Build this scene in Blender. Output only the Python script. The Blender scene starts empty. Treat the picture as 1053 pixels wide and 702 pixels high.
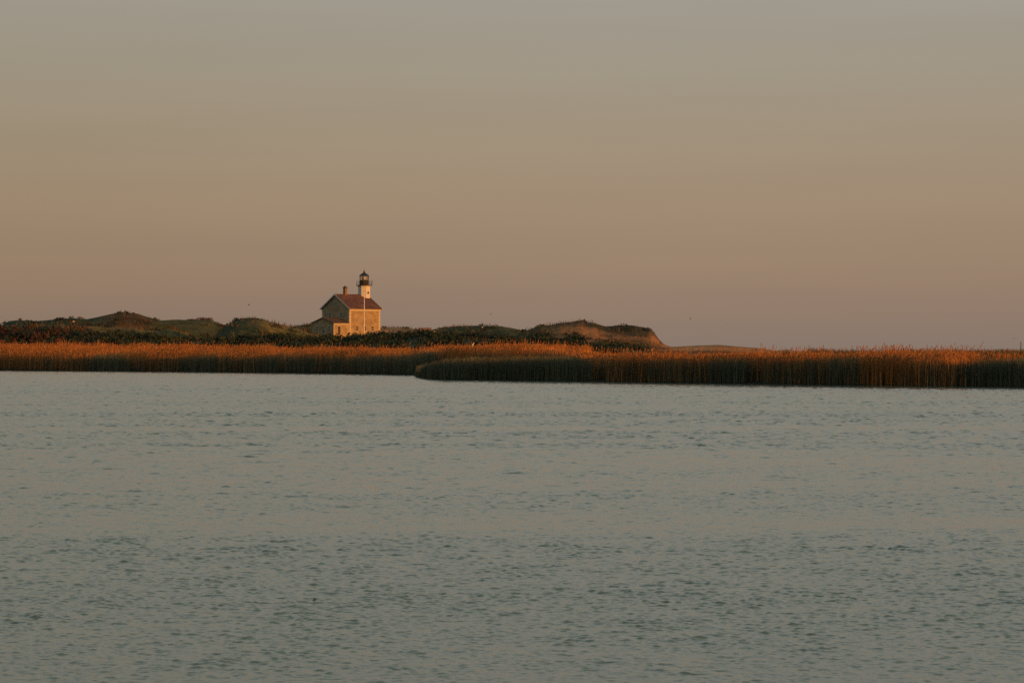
import bpy, bmesh, math, random
import numpy as np
from mathutils import Vector, Matrix

random.seed(7)
RNG = np.random.default_rng(11)
S = bpy.context.scene
COL = S.collection

# ------------------------------------------------------------------ camera facts
F = 2925.0            # focal length in photo pixels (100 mm lens)
CX = 526.5
HZ = 361.0            # eye level row
CAMZ = 3.0
SUN_AZ = math.radians(49)     # sun stands behind the viewer's right shoulder
SUN_EL = math.radians(5.0)
SUN = Vector((math.sin(SUN_AZ)*math.cos(SUN_EL), -math.cos(SUN_AZ)*math.cos(SUN_EL), math.sin(SUN_EL)))

def X_at(px, D): return (px-CX)/F*D
def Z_at(py, D): return CAMZ + (HZ-py)/F*D

# ------------------------------------------------------------------ materials
def new_mat(name):
    m = bpy.data.materials.new(name); m.use_nodes = True
    nt = m.node_tree
    b = nt.nodes['Principled BSDF']
    return m, nt, b

def node(nt, t, **kw):
    n = nt.nodes.new(t)
    for k, v in kw.items(): setattr(n, k, v)
    return n

def ramp(nt, stops, interp='LINEAR'):
    r = nt.nodes.new('ShaderNodeValToRGB')
    cr = r.color_ramp; cr.interpolation = interp
    while len(cr.elements) > 1: cr.elements.remove(cr.elements[-1])
    cr.elements[0].position = stops[0][0]; cr.elements[0].color = (*stops[0][1], 1)
    for p, c in stops[1:]:
        e = cr.elements.new(p); e.color = (*c, 1)
    return r

def simple(name, c1, c2=None, scale=3.0, rough=0.8, metal=0.0, bump=0.0, bscale=20.0, stretch=(1,1,1), spec=0.3):
    m, nt, b = new_mat(name)
    c2 = c2 or tuple(x*0.75 for x in c1)
    tc = node(nt, 'ShaderNodeTexCoord'); mp = node(nt, 'ShaderNodeMapping'); mp.inputs['Scale'].default_value = stretch
    nt.links.new(tc.outputs['Object'], mp.inputs[0])
    nz = node(nt, 'ShaderNodeTexNoise'); nz.inputs['Scale'].default_value = scale; nz.inputs['Detail'].default_value = 5
    nt.links.new(mp.outputs[0], nz.inputs['Vector'])
    r = ramp(nt, [(0.35, c1), (0.65, c2)])
    nt.links.new(nz.outputs['Fac'], r.inputs[0]); nt.links.new(r.outputs[0], b.inputs['Base Color'])
    b.inputs['Roughness'].default_value = rough; b.inputs['Metallic'].default_value = metal
    b.inputs['Specular IOR Level'].default_value = spec
    if bump:
        n2 = node(nt, 'ShaderNodeTexNoise'); n2.inputs['Scale'].default_value = bscale
        nt.links.new(mp.outputs[0], n2.inputs['Vector'])
        bp = node(nt, 'ShaderNodeBump'); bp.inputs['Strength'].default_value = bump; bp.inputs['Distance'].default_value = .05
        nt.links.new(n2.outputs['Fac'], bp.inputs['Height']); nt.links.new(bp.outputs[0], b.inputs['Normal'])
    return m

def granite(name, ca, cb, cm):
    m, nt, b = new_mat(name)
    tc = node(nt, 'ShaderNodeTexCoord')
    # coursed stone on any vertical face: u runs along the face, v is height
    sx = node(nt, 'ShaderNodeSeparateXYZ'); nt.links.new(tc.outputs['Object'], sx.inputs[0])
    ad = node(nt, 'ShaderNodeMath', operation='ADD'); nt.links.new(sx.outputs[0], ad.inputs[0]); nt.links.new(sx.outputs[1], ad.inputs[1])
    cb_ = node(nt, 'ShaderNodeCombineXYZ'); nt.links.new(ad.outputs[0], cb_.inputs[0]); nt.links.new(sx.outputs[2], cb_.inputs[1])
    br = node(nt, 'ShaderNodeTexBrick')
    br.inputs['Scale'].default_value = 1.0; br.inputs['Brick Width'].default_value = .95; br.inputs['Row Height'].default_value = .42
    br.inputs['Mortar Size'].default_value = .025; br.inputs['Color1'].default_value = (*ca, 1); br.inputs['Color2'].default_value = (*cb, 1)
    br.inputs['Mortar'].default_value = (*cm, 1); br.inputs['Bias'].default_value = 0
    nt.links.new(cb_.outputs[0], br.inputs['Vector'])
    nz = node(nt, 'ShaderNodeTexNoise'); nz.inputs['Scale'].default_value = .8; nz.inputs['Detail'].default_value = 6
    nt.links.new(tc.outputs['Object'], nz.inputs['Vector'])
    rr = ramp(nt, [(.3, (.72, .7, .68)), (.7, (1.15, 1.12, 1.05))]); nt.links.new(nz.outputs['Fac'], rr.inputs[0])
    mx = node(nt, 'ShaderNodeMix', data_type='RGBA', blend_type='MULTIPLY'); mx.inputs[0].default_value = 1
    nt.links.new(br.outputs['Color'], mx.inputs[6]); nt.links.new(rr.outputs[0], mx.inputs[7])
    nt.links.new(mx.outputs[2], b.inputs['Base Color'])
    b.inputs['Roughness'].default_value = .9; b.inputs['Specular IOR Level'].default_value = .2
    bp = node(nt, 'ShaderNodeBump'); bp.inputs['Distance'].default_value = .04; bp.inputs['Strength'].default_value = .6
    nt.links.new(br.outputs['Fac'], bp.inputs['Height']); bp.invert = True
    nt.links.new(bp.outputs[0], b.inputs['Normal'])
    return m

def shingles(name, ca, cb):
    m, nt, b = new_mat(name)
    tc = node(nt, 'ShaderNodeTexCoord'); sx = node(nt, 'ShaderNodeSeparateXYZ'); nt.links.new(tc.outputs['Object'], sx.inputs[0])
    cb_ = node(nt, 'ShaderNodeCombineXYZ'); nt.links.new(sx.outputs[0], cb_.inputs[0]); nt.links.new(sx.outputs[2], cb_.inputs[1])
    br = node(nt, 'ShaderNodeTexBrick'); br.inputs['Scale'].default_value = 1
    br.inputs['Brick Width'].default_value = .3; br.inputs['Row Height'].default_value = .14; br.inputs['Mortar Size'].default_value = .012
    br.inputs['Color1'].default_value = (*ca, 1); br.inputs['Color2'].default_value = (*cb, 1); br.inputs['Mortar'].default_value = (*[x*.5 for x in cb], 1)
    nt.links.new(cb_.outputs[0], br.inputs['Vector'])
    nz = node(nt, 'ShaderNodeTexNoise'); nz.inputs['Scale'].default_value = .55; nz.inputs['Detail'].default_value = 4
    nt.links.new(tc.outputs['Object'], nz.inputs['Vector'])
    rr = ramp(nt, [(.35, (.65, .68, .75)), (.65, (1.25, 1.1, 1.0))]); nt.links.new(nz.outputs['Fac'], rr.inputs[0])
    mx = node(nt, 'ShaderNodeMix', data_type='RGBA', blend_type='MULTIPLY'); mx.inputs[0].default_value = 1
    nt.links.new(br.outputs['Color'], mx.inputs[6]); nt.links.new(rr.outputs[0], mx.inputs[7])
    nt.links.new(mx.outputs[2], b.inputs['Base Color']); b.inputs['Roughness'].default_value = .85
    b.inputs['Specular IOR Level'].default_value = .2
    return m

def leafy(name, rough=.75, trans=.25):
    """colour per leaf from the mesh's own 'tint' attribute; thin leaves pass some light"""
    m, nt, b = new_mat(name)
    at = node(nt, 'ShaderNodeAttribute'); at.attribute_name = 'tint'
    nt.links.new(at.outputs['Color'], b.inputs['Base Color'])
    b.inputs['Roughness'].default_value = rough; b.inputs['Specular IOR Level'].default_value = .15
    tr = node(nt, 'ShaderNodeBsdfTranslucent'); nt.links.new(at.outputs['Color'], tr.inputs['Color'])
    mx = node(nt, 'ShaderNodeMixShader'); mx.inputs[0].default_value = trans
    nt.links.new(b.outputs[0], mx.inputs[1]); nt.links.new(tr.outputs[0], mx.inputs[2])
    nt.links.new(mx.outputs[0], nt.nodes['Material Output'].inputs['Surface'])
    return m

M = {}
M['granite'] = granite('granite', (.30, .236, .148), (.235, .187, .118), (.34, .28, .19))
M['trim'] = simple('cream_trim', (.43, .385, .28), (.36, .32, .23), 2.5, .6)
M['trim_shade'] = simple('shade_side_trim', (.42, .44, .40), (.34, .36, .33), 2.5, .6)  # greyer copy of the trim, gable-side shade put into its colour
M['shingle'] = shingles('roof_shingle', (.115, .068, .058), (.085, .055, .05))
M['shingle2'] = shingles('annex_shingle', (.095, .066, .056), (.08, .058, .05))
M['white_iron'] = simple('white_painted_iron', (.50, .49, .455), (.45, .435, .39), 1.2, .5)
M['black_iron'] = simple('black_painted_iron', (.014, .015, .014), (.025, .022, .02), 4, .45)
M['brick'] = granite('chimney_brick', (.22, .145, .085), (.16, .105, .065), (.2, .16, .12))
M['dark_cap'] = simple('chimney_cap_stone', (.09, .075, .06), (.06, .05, .04), 4, .9)
M['pane'] = simple('dark_window_glass', (.012, .014, .016), (.02, .022, .024), 1, .12, spec=.5)
M['door'] = simple('dark_door_paint', (.05, .035, .025), (.035, .025, .02), 5, .5)
M['flagpole'] = simple('flagpole_paint', (.6, .58, .54), (.54, .52, .48), 2, .45)
M['old_wood'] = simple('weathered_wood', (.22, .19, .17), (.14, .12, .11), 6, .9)
M['shed_wall'] = simple('shed_boards', (.16, .11, .085), (.12, .085, .07), 5, .9)
M['shed_roof'] = simple('shed_roofing', (.26, .17, .15), (.21, .14, .125), 3, .85)
M['rock'] = simple('pale_rock', (.5, .44, .36), (.4, .34, .27), 2, .9, bump=.5)
M['gull'] = simple('gull_feathers', (.10, .085, .07), (.06, .05, .045), 9, .8)
M['white_bird'] = simple('white_feathers', (.85, .83, .78), (.78, .75, .68), 9, .8)
M['dark_bit'] = simple('dark_bit_brown', (.03, .025, .02), (.05, .04, .03), 20, .6)
M['leaf'] = leafy('shrub_leaf', .7, .15)
M['reed'] = leafy('reed_blade', .7, .06)
M['grass'] = leafy('dune_grass_blade', .8, .25)

def glass_mat():
    m, nt, b = new_mat('lantern_glass')
    out = nt.nodes['Material Output']
    t = node(nt, 'ShaderNodeBsdfTransparent'); t.inputs[0].default_value = (.93, .93, .9, 1)
    g = node(nt, 'ShaderNodeBsdfGlossy'); g.inputs['Roughness'].default_value = .05
    fr = node(nt, 'ShaderNodeFresnel'); fr.inputs[0].default_value = 1.5
    mx = node(nt, 'ShaderNodeMixShader'); nt.links.new(fr.outputs[0], mx.inputs[0])
    nt.links.new(t.outputs[0], mx.inputs[1]); nt.links.new(g.outputs[0], mx.inputs[2]); nt.links.new(mx.outputs[0], out.inputs['Surface'])
    return m
M['lantern_glass'] = glass_mat()
M['lens'] = simple('lens_glass', (.48, .46, .42), (.4, .38, .35), 8, .25)

# ------------------------------------------------------------------ objects
def tag(o, label=None, cat=None, group=None, kind=None):
    if label: o['label'] = label
    if cat: o['category'] = cat
    if group: o['group'] = group
    if kind: o['kind'] = kind
    return o

def empty(name, loc, rz=0, **kw):
    o = bpy.data.objects.new(name, None); COL.objects.link(o)
    o.location = loc; o.rotation_euler = (0, 0, rz); o.empty_display_size = .5
    return tag(o, **kw)

def np_mesh(name, verts, faces, mat, tint=None, smooth=False, parent=None):
    """faces: (M,k) int array, k = 3 or 4"""
    me = bpy.data.meshes.new(name)
    verts = np.asarray(verts, dtype=np.float32); faces = np.asarray(faces, dtype=np.int32)
    n, k = faces.shape
    me.vertices.add(len(verts)); me.vertices.foreach_set('co', verts.ravel())
    me.loops.add(n*k); me.loops.foreach_set('vertex_index', faces.ravel())
    me.polygons.add(n); me.polygons.foreach_set('loop_start', np.arange(0, n*k, k, dtype=np.int32))
    try: me.polygons.foreach_set('loop_total', np.full(n, k, dtype=np.int32))
    except Exception: pass
    if smooth: me.polygons.foreach_set('use_smooth', np.ones(n, dtype=bool))
    me.update(calc_edges=True); me.validate()
    if tint is not None:
        a = me.attributes.new('tint', 'FLOAT_COLOR', 'POINT')
        c = np.ones((len(verts), 4), dtype=np.float32); c[:, :3] = tint
        a.data.foreach_set('color', c.ravel())
    me.materials.append(mat)
    o = bpy.data.objects.new(name, me); COL.objects.link(o)
    if parent: o.parent = parent
    return o

class MB:
    def __init__(self): self.bm = bmesh.new()
    def box(self, x0, x1, y0, y1, z0, z1, rz=0, c=None):
        r = bmesh.ops.create_cube(self.bm, size=1)
        mtx = Matrix.Translation(((x0+x1)/2, (y0+y1)/2, (z0+z1)/2)) @ Matrix.Rotation(rz, 4, 'Z') @ Matrix.Diagonal((x1-x0, y1-y0, z1-z0, 1))
        bmesh.ops.transform(self.bm, matrix=mtx, verts=r['verts']); return self
    def poly(self, pts, faces):
        v = [self.bm.verts.new(p) for p in pts]
        for f in faces: self.bm.faces.new([v[i] for i in f])
        return self
    def lathe(self, prof, n=16, c=(0, 0), a0=0.0, cap=True):
        rings = []
        for r, z in prof:
            rings.append([self.bm.verts.new((c[0]+r*math.cos(a0+2*math.pi*i/n), c[1]+r*math.sin(a0+2*math.pi*i/n), z)) for i in range(n)])
        for a, b in zip(rings, rings[1:]):
            for i in range(n): self.bm.faces.new((a[i], a[(i+1) % n], b[(i+1) % n], b[i]))
        if cap:
            self.bm.faces.new(list(reversed(rings[0]))); self.bm.faces.new(rings[-1])
        return self
    def bar(self, p, q, r, n=6):
        p, q = Vector(p), Vector(q); d = (q-p).normalized()
        u = d.orthogonal().normalized(); w = d.cross(u)
        A = [self.bm.verts.new(p+(u*math.cos(2*math.pi*i/n)+w*math.sin(2*math.pi*i/n))*r) for i in range(n)]
        B = [self.bm.verts.new(q+(u*math.cos(2*math.pi*i/n)+w*math.sin(2*math.pi*i/n))*r) for i in range(n)]
        for i in range(n): self.bm.faces.new((A[i], A[(i+1) % n], B[(i+1) % n], B[i]))
        self.bm.faces.new(list(reversed(A))); self.bm.faces.new(B); return self
    def build(self, name, mat, parent=None, smooth=False, bevel=0):
        bmesh.ops.recalc_face_normals(self.bm, faces=self.bm.faces)
        me = bpy.data.meshes.new(name); self.bm.to_mesh(me); self.bm.free()
        if smooth: me.polygons.foreach_set('use_smooth', np.ones(len(me.polygons), dtype=bool))
        me.materials.append(mat)
        o = bpy.data.objects.new(name, me); COL.objects.link(o)
        if parent: o.parent = parent
        if bevel:
            b = o.modifiers.new('bevel', 'BEVEL'); b.width = bevel; b.segments = 2
        return o

# ------------------------------------------------------------------ noise
_P = RNG.random((256, 256))
def vnoise(x, y):
    xi = np.floor(x).astype(int); yi = np.floor(y).astype(int); fx = x-xi; fy = y-yi
    fx = fx*fx*(3-2*fx); fy = fy*fy*(3-2*fy)
    g = lambda i, j: _P[i % 256, j % 256]
    return (g(xi, yi)*(1-fx)+g(xi+1, yi)*fx)*(1-fy)+(g(xi, yi+1)*(1-fx)+g(xi+1, yi+1)*fx)*fy
def fbm(x, y, o=4):
    s = 0; a = .5
    for k in range(o):
        s = s+a*vnoise(x*2**k+17.3*k, y*2**k+5.1*k); a *= .5
    return s/(1-.5**o)

# ------------------------------------------------------------------ terrain
SH_L = np.array([(-900, 377.), (-250, 379), (0, 380.3), (200, 382), (330, 383.4), (430, 385), (520, 386.6), (600, 388)])
SH_R = np.array([(428, 389.3), (450, 389.8), (600, 391.7), (720, 393.6), (853, 395.6), (960, 396.8), (1053, 397.7), (1400, 401), (2200, 408)])
def shore(t):
    """distance of the water's edge along the sight line x = t*y"""
    px = np.asarray(t)*F+CX
    yl = CAMZ*F/(np.interp(px, SH_L[:, 0], SH_L[:, 1])-HZ)
    yr = CAMZ*F/(np.interp(px, SH_R[:, 0], SH_R[:, 1])-HZ)
    tip = np.clip((px-426)/22, 0, 1)
    yr = yr+(1-tip)**2*26
    wob = (fbm(px*.012, px*0+3.3, 3)-.5)*6
    return np.where(px > 426, yr, yl)+wob*np.where(px > 426, .35, .6)
def shore_L(t):
    px = np.asarray(t)*F+CX
    return CAMZ*F/(np.interp(px, SH_L[:, 0], SH_L[:, 1])-HZ)

# (distance, front half depth, back half depth, crest line in picture coordinates)
RIDGES = [
 (905, 60, 90, [(-700, 338), (-300, 331), (-60, 333), (0, 336), (7, 331), (20, 329.3), (40, 330), (60, 328), (75, 327), (90, 328), (100, 326),
   (113, 323), (122, 321.7), (130, 321.3), (142, 322.5), (155, 327), (165, 329.5), (178, 328.6), (190, 328.8), (205, 329), (218, 329.6), (228, 333), (240, 337), (262, 340), (285, 336),
   (300, 335.7), (308, 334.4), (318, 333), (340, 334), (380, 337.5), (395, 337), (410, 336.3), (420, 337.3), (430, 338.5), (445, 339), (456, 336.8),
   (470, 335.2), (490, 334.7), (515, 335.2), (530, 338), (543, 340.5), (560, 342), (620, 350), (700, 358), (900, 364)]),
 (660, 42, 60, [(215, 352), (226, 341), (238, 331.5), (247, 328.5), (256, 327.6), (266, 328.3), (275, 330.2), (290, 334), (305, 338), (320, 342.5), (335, 348), (345, 356)]),
 (700, 40, 50, [(-600, 340), (-100, 338), (0, 337.5), (40, 335.5), (65, 334.2), (90, 335), (111, 335.8), (133, 336.8), (150, 339.5), (165, 340.5), (172, 337), (180, 338), (190, 342.5), (200, 348), (212, 356)]),
 (768, 46, 46, [(285, 352), (305, 345.5), (320, 344), (395, 343.6), (420, 342.5), (436, 342), (450, 342.5), (480, 346), (510, 352)]),
 (720, 55, 60, [(520, 352), (535, 342), (547, 337.8), (555, 335), (565, 334.6), (575, 332.2), (590, 330.6), (597, 329.8), (603, 331.8), (610, 331.6), (622, 335.4),
   (635, 335), (650, 335.2), (660, 336), (668, 337.8), (673, 342.5), (678, 349.5), (684, 354.5), (692, 357), (705, 359)]),
 (610, 30, 60, [(520, 355), (545, 343), (575, 344.5), (600, 347), (625, 351), (650, 355), (690, 357)]),
 (640, 45, 80, [(640, 362), (670, 358.5), (690, 356.5), (720, 355), (740, 354.5), (760, 356.3), (780, 358), (800, 360.3), (806, 359.6), (812, 359.4), (820, 361), (850, 361.5), (1000, 362), (1500, 362)]),
 (560, 50, 60, [(-700, 350), (-200, 346), (0, 345), (60, 344), (100, 346), (140, 348.5), (180, 350), (230, 351), (300, 350.5), (350, 350), (385, 348.5), (430, 346.5), (470, 347.5),
   (520, 350.5), (560, 353), (600, 356.5), (640, 359.5), (700, 362)]),
]
def terrain_z(t, Y):
    t, Y = np.broadcast_arrays(np.asarray(t, float), np.asarray(Y, float))
    px = t*F+CX; X = t*Y
    d = Y-shore(t)
    base = np.where(d < 0, np.maximum(d*.12, -1.6), 1.9*(1-np.exp(-np.maximum(d, 0)/45))+.12*np.clip(d/2, 0, 1))
    base = base+(fbm(X*.05, Y*.05, 3)-.5)*.7*np.clip(d/40, 0, 1)
    z = base.copy()
    for k, (D, wf, wb, pts) in enumerate(RIDGES):
        p = np.array(pts, float)
        py = np.interp(px, p[:, 0], p[:, 1])
        Dw = D+14*(fbm(px*.011+31*k, px*0+k, 2)-.5)
        zc = CAMZ+(HZ-py)/F*Dw
        off = Y-Dw
        u = np.clip(np.where(off < 0, off/wf, off/wb), -1, 1)
        s = (.5+.5*np.cos(np.pi*u))
        zr = base+(zc-base)*s
        edge = (px >= p[0, 0]) & (px <= p[-1, 0])
        rough = (fbm(X*.11+9*k, Y*.11, 4)-.5)*1.5*np.abs(u)**.7*np.clip(s*3, 0, 1)
        z = np.where(edge & (zc > base), np.maximum(z, zr+rough*.7), z)
    fall = np.clip((1250-Y)/150, 0, 1)
    return np.where(Y > 1000, z*fall-2.0*(1-fall), z)

def grid_faces(nr, nc):
    i = np.arange(nr-1)[:, None]*nc+np.arange(nc-1)[None, :]
    return np.stack([i, i+1, i+nc+1, i+nc], -1).reshape(-1, 4)

tc_ = np.concatenate([np.linspace(-.75, -.262, 50), np.linspace(-.26, .26, 640), np.linspace(.262, .75, 50)])
yr_ = np.concatenate([np.arange(150, 240, 10), np.arange(240, 480, 3.), np.arange(480, 980, 2.5), np.arange(980, 1300, 15)])
TT, YY = np.meshgrid(tc_, yr_)
ZZ = terrain_z(TT, YY)
def terrain_mat():
    m, nt, b = new_mat('dune_ground')
    g = node(nt, 'ShaderNodeNewGeometry')
    at = node(nt, 'ShaderNodeAttribute'); at.attribute_name = 'tint'
    n1 = node(nt, 'ShaderNodeTexNoise'); n1.inputs['Scale'].default_value = .09; n1.inputs['Detail'].default_value = 8; n1.inputs['Roughness'].default_value = .65
    nt.links.new(g.outputs['Position'], n1.inputs['Vector'])
    r1 = ramp(nt, [(.36, (.35, .42, .35)), (.5, (.9, .9, .85)), (.62, (1.35, 1.2, 1.05))]); nt.links.new(n1.outputs['Fac'], r1.inputs[0])
    n2 = node(nt, 'ShaderNodeTexNoise'); n2.inputs['Scale'].default_value = .9; n2.inputs['Detail'].default_value = 5
    nt.links.new(g.outputs['Position'], n2.inputs['Vector'])
    r2 = ramp(nt, [(.3, (.55, .6, .55)), (.7, (1.3, 1.25, 1.2))]); nt.links.new(n2.outputs['Fac'], r2.inputs[0])
    m1 = node(nt, 'ShaderNodeMix', data_type='RGBA', blend_type='MULTIPLY'); m1.inputs[0].default_value = 1
    m2 = node(nt, 'ShaderNodeMix', data_type='RGBA', blend_type='MULTIPLY'); m2.inputs[0].default_value = 1
    nt.links.new(at.outputs['Color'], m1.inputs[6]); nt.links.new(r1.outputs[0], m1.inputs[7])
    nt.links.new(m1.outputs[2], m2.inputs[6]); nt.links.new(r2.outputs[0], m2.inputs[7])
    nt.links.new(m2.outputs[2], b.inputs['Base Color']); b.inputs['Roughness'].default_value = .95; b.inputs['Specular IOR Level'].default_value = .05
    bp = node(nt, 'ShaderNodeBump'); bp.inputs['Strength'].default_value = .8; bp.inputs['Distance'].default_value = .35
    nt.links.new(n2.outputs['Fac'], bp.inputs['Height']); nt.links.new(bp.outputs[0], b.inputs['Normal'])
    return m
GREEN = np.array((.036, .052, .034)); OLIVE = np.array((.072, .076, .038)); SAND = np.array((.38, .235, .145)); RUST = np.array((.075, .04, .026))
def ground_tint(t, Y):
    t, Y = np.broadcast_arrays(np.asarray(t, float), np.asarray(Y, float))
    px = t*F+CX; X = t*Y
    n = fbm(X*.035+3, Y*.018, 4); n2 = fbm(X*.035+40, Y*.05+7, 4)
    veg = np.clip((n-.47)*8, 0, 1)[..., None]
    c = GREEN*(1-veg)+OLIVE*veg
    rightdune = (np.clip((px-545)/60, 0, 1)*np.clip((830-px)/30, 0, 1)*np.clip((Y-560)/30, 0, 1))[..., None]
    sandy = np.clip((n2-.40)*7, 0, 1)[..., None]
    c = c*(1-rightdune)+rightdune*(np.array((.085, .062, .040))*(1-sandy)+np.array((.27, .150, .085))*sandy)
    lit_grass = (np.clip((Y-655)/10, 0, 1)*np.clip((738-Y)/10, 0, 1)*np.clip((212-px)/10, 0, 1)*np.clip((n2-.36)*6, 0, 1)
            + np.clip((px-262)/14, 0, 1)*np.clip((335-px)/10, 0, 1)*np.clip((Y-612)/10, 0, 1)*np.clip((690-Y)/10, 0, 1)*np.clip((n2-.33)*6, 0, 1))[..., None]
    lit_grass = np.clip(lit_grass, 0, 1)*.85
    c = c*(1-lit_grass)+np.array((.19, .155, .058))*lit_grass  # sunlight on hummock crest and dome's right side, put into the ground colour
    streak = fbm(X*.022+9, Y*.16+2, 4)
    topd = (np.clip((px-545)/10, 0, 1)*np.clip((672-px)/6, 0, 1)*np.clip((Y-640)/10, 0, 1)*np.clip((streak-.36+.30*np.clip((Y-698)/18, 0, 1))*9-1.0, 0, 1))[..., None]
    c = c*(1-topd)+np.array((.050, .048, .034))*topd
    rust = (np.clip((n2-.45)*6, 0, 1)*np.clip((190-px)/120, 0, 1)*.6)[..., None]
    c = c*(1-rust)+RUST*rust
    tail = (np.clip((px-680)/15, 0, 1)*np.clip((835-px)/20, 0, 1)*np.clip((Y-585)/15, 0, 1)*np.clip((fbm(X*.05, Y*.12+3, 3)-.28)*6, 0, 1))[..., None]
    c = c*(1-tail)+SAND*np.array((.85, .75, .6))*tail
    brown = (np.clip((px-98)/14, 0, 1)*np.clip((160-px)/10, 0, 1)*np.clip((Y-800)/20, 0, 1)*.8)[..., None]
    c = c*(1-brown)+np.array((.085, .056, .036))*brown
    teal = (np.clip((62-px)/12, 0, 1)*np.clip((Y-800)/20, 0, 1)*.85)[..., None]
    c = c*(1-teal)+np.array((.03, .05, .036))*teal
    wet = np.clip(1-(Y-shore(t)-8)/20, 0, 1)[..., None]
    c = c*(1-wet)+np.array((.022, .022, .017))*wet
    knoll = (np.clip(1-np.abs(px-410)/45, 0, 1)*np.clip((Y-700)/20, 0, 1)*np.clip((n2-.42)*7, 0, 1))[..., None]
    c = c*(1-knoll)+SAND*.9*knoll
    return c
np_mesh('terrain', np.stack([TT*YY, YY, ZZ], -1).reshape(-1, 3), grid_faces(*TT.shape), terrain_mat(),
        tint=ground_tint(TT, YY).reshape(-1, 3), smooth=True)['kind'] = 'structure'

# sea to the horizon, seen only past the land
sea_m = simple('sea_water', (.012, .03, .035), (.015, .035, .04), .01, .15, spec=.5)
sv = []; sf = []
for i in range(64):
    a = 2*math.pi*i/64; sv.append((9000*math.cos(a), 9000*math.sin(a)+600, -2.2))
me = bpy.data.meshes.new('sea'); me.from_pydata(sv, [], [list(range(64))]); me.materials.append(sea_m)
o = bpy.data.objects.new('sea', me); COL.objects.link(o); o['kind'] = 'structure'

# ------------------------------------------------------------------ pond water: real ripples, crests lying across the wind
def water_mat():
    m, nt, b = new_mat('pond_water')
    b.inputs['Base Color'].default_value = (.064, .120, .108, 1)
    b.inputs['Roughness'].default_value = .06; b.inputs['IOR'].default_value = 1.333
    b.inputs['Specular IOR Level'].default_value = .5
    g = node(nt, 'ShaderNodeNewGeometry')
    mp = node(nt, 'ShaderNodeMapping'); mp.inputs['Scale'].default_value = (1, 1.6, 1)
    nt.links.new(g.outputs['Position'], mp.inputs[0])
    n = node(nt, 'ShaderNodeTexNoise'); n.inputs['Scale'].default_value = 13; n.inputs['Detail'].default_value = 3
    nt.links.new(mp.outputs[0], n.inputs['Vector'])
    bp = node(nt, 'ShaderNodeBump'); bp.inputs['Strength'].default_value = .3; bp.inputs['Distance'].default_value = .022
    nt.links.new(n.outputs['Fac'], bp.inputs['Height']); nt.links.new(bp.outputs[0], b.inputs['Normal'])
    return m
rows = [3.0]
while rows[-1] < 470:
    y = rows[-1]; rows.append(y+(.25 if y < 22 else min(.32, max(.023, .00078*y))))
yw = np.array(rows)
tw = np.concatenate([np.linspace(-.9, -.22, 24), np.linspace(-.205, .205, 800), np.linspace(.22, .9, 24)])
TW, YW = np.meshgrid(tw, yw); XW = TW*YW
ZW = np.zeros_like(XW)
# gusts: long streaks of rougher and calmer water
gust = fbm(XW*.010+5, YW*.045, 4)
gust2 = fbm(XW*.022+50, YW*.22+9, 4)
amp = np.clip(.86+(gust-.5)*.4+(gust2-.5)*1.25, .5, 1.3)*(1+.12*np.clip((40-YW)/12, 0, 1))
amp = amp*np.clip(.78+.7*(fbm(XW*1.3+9, YW*.8, 3)-.25), .6, 1.25)     # cat's paws
amp = amp*np.clip((shore(TW)-YW)/40, .12, 1)          # lee of the reed bank
wr = np.random.default_rng(3)
dy = np.gradient(yw)[:, None]; dx = np.gradient(tw)[None, :]*YW
warps = [2*(fbm(XW*f_+j*7, YW*f_+j*13+3, 2)-.5) for j, f_ in enumerate((.5, .8, 1.3, 2.0, 2.9))]
open_ = np.clip((YW-40)/90, 0, 1)                     # the longer wavelets only grow out on the open pond
for lam0, steep in ((.06, .050), (.075, .058), (.095, .060), (.12, .054), (.16, .044), (.22, .032), (.31, .022), (.45, .013), (.7, .008), (1.1, .006), (1.7, .005)):
    st_ = steep if lam0 < .3 else steep+(.030-steep)*open_
    for j in range(5):
        lam = lam0*wr.uniform(.85, 1.18); th = wr.normal(.08, .62)
        kx, ky = 2*math.pi/lam*math.sin(th), 2*math.pi/lam*math.cos(th)
        ph = wr.uniform(0, 6.28)
        keep = np.clip(lam/(dy*2.1)-1, 0, 1)*np.clip(lam/max(abs(math.sin(th)), .05)/(dx*2.1)-1, 0, 1)
        a_ = kx*XW+ky*YW+ph+warps[(j+int(lam0*10)) % 5]*5
        ZW += keep*st_*lam/(2*math.pi)*(np.sin(a_)+.25*np.sin(2*a_+1.2))
sg = np.sqrt((ZW[::7, ::7]**2).mean(axis=1)); sg = np.interp(yw, yw[::7], sg)[:, None]+1e-5
zn = ZW/sg
ZW = sg*(.80*zn+.30*np.maximum(zn-.5, 0)**1.5)*amp*1.2       # flat troughs, sharp little crests
np_mesh('pond_water', np.stack([XW, YW, ZW], -1).reshape(-1, 3), grid_faces(*XW.shape), water_mat(), smooth=True)['kind'] = 'structure'

# ------------------------------------------------------------------ foliage cards
def cards(cent, size, tint, flat=.0):
    """small leaf-sized rhombs with random facing. cent (N,3), size (N,), tint (N,3)"""
    n = len(cent)
    a = RNG.normal(size=(n, 3)); a /= np.linalg.norm(a, axis=1)[:, None]
    b = RNG.normal(size=(n, 3)); b -= (b*a).sum(1)[:, None]*a; b /= np.linalg.norm(b, axis=1)[:, None]
    s = size[:, None]
    v = np.stack([cent-a*s, cent+b*s*.55, cent+a*s, cent-b*s*.55], 1).reshape(-1, 3)
    f = np.arange(4*n).reshape(n, 4)
    return v, f, np.repeat(tint, 4, 0)

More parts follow.
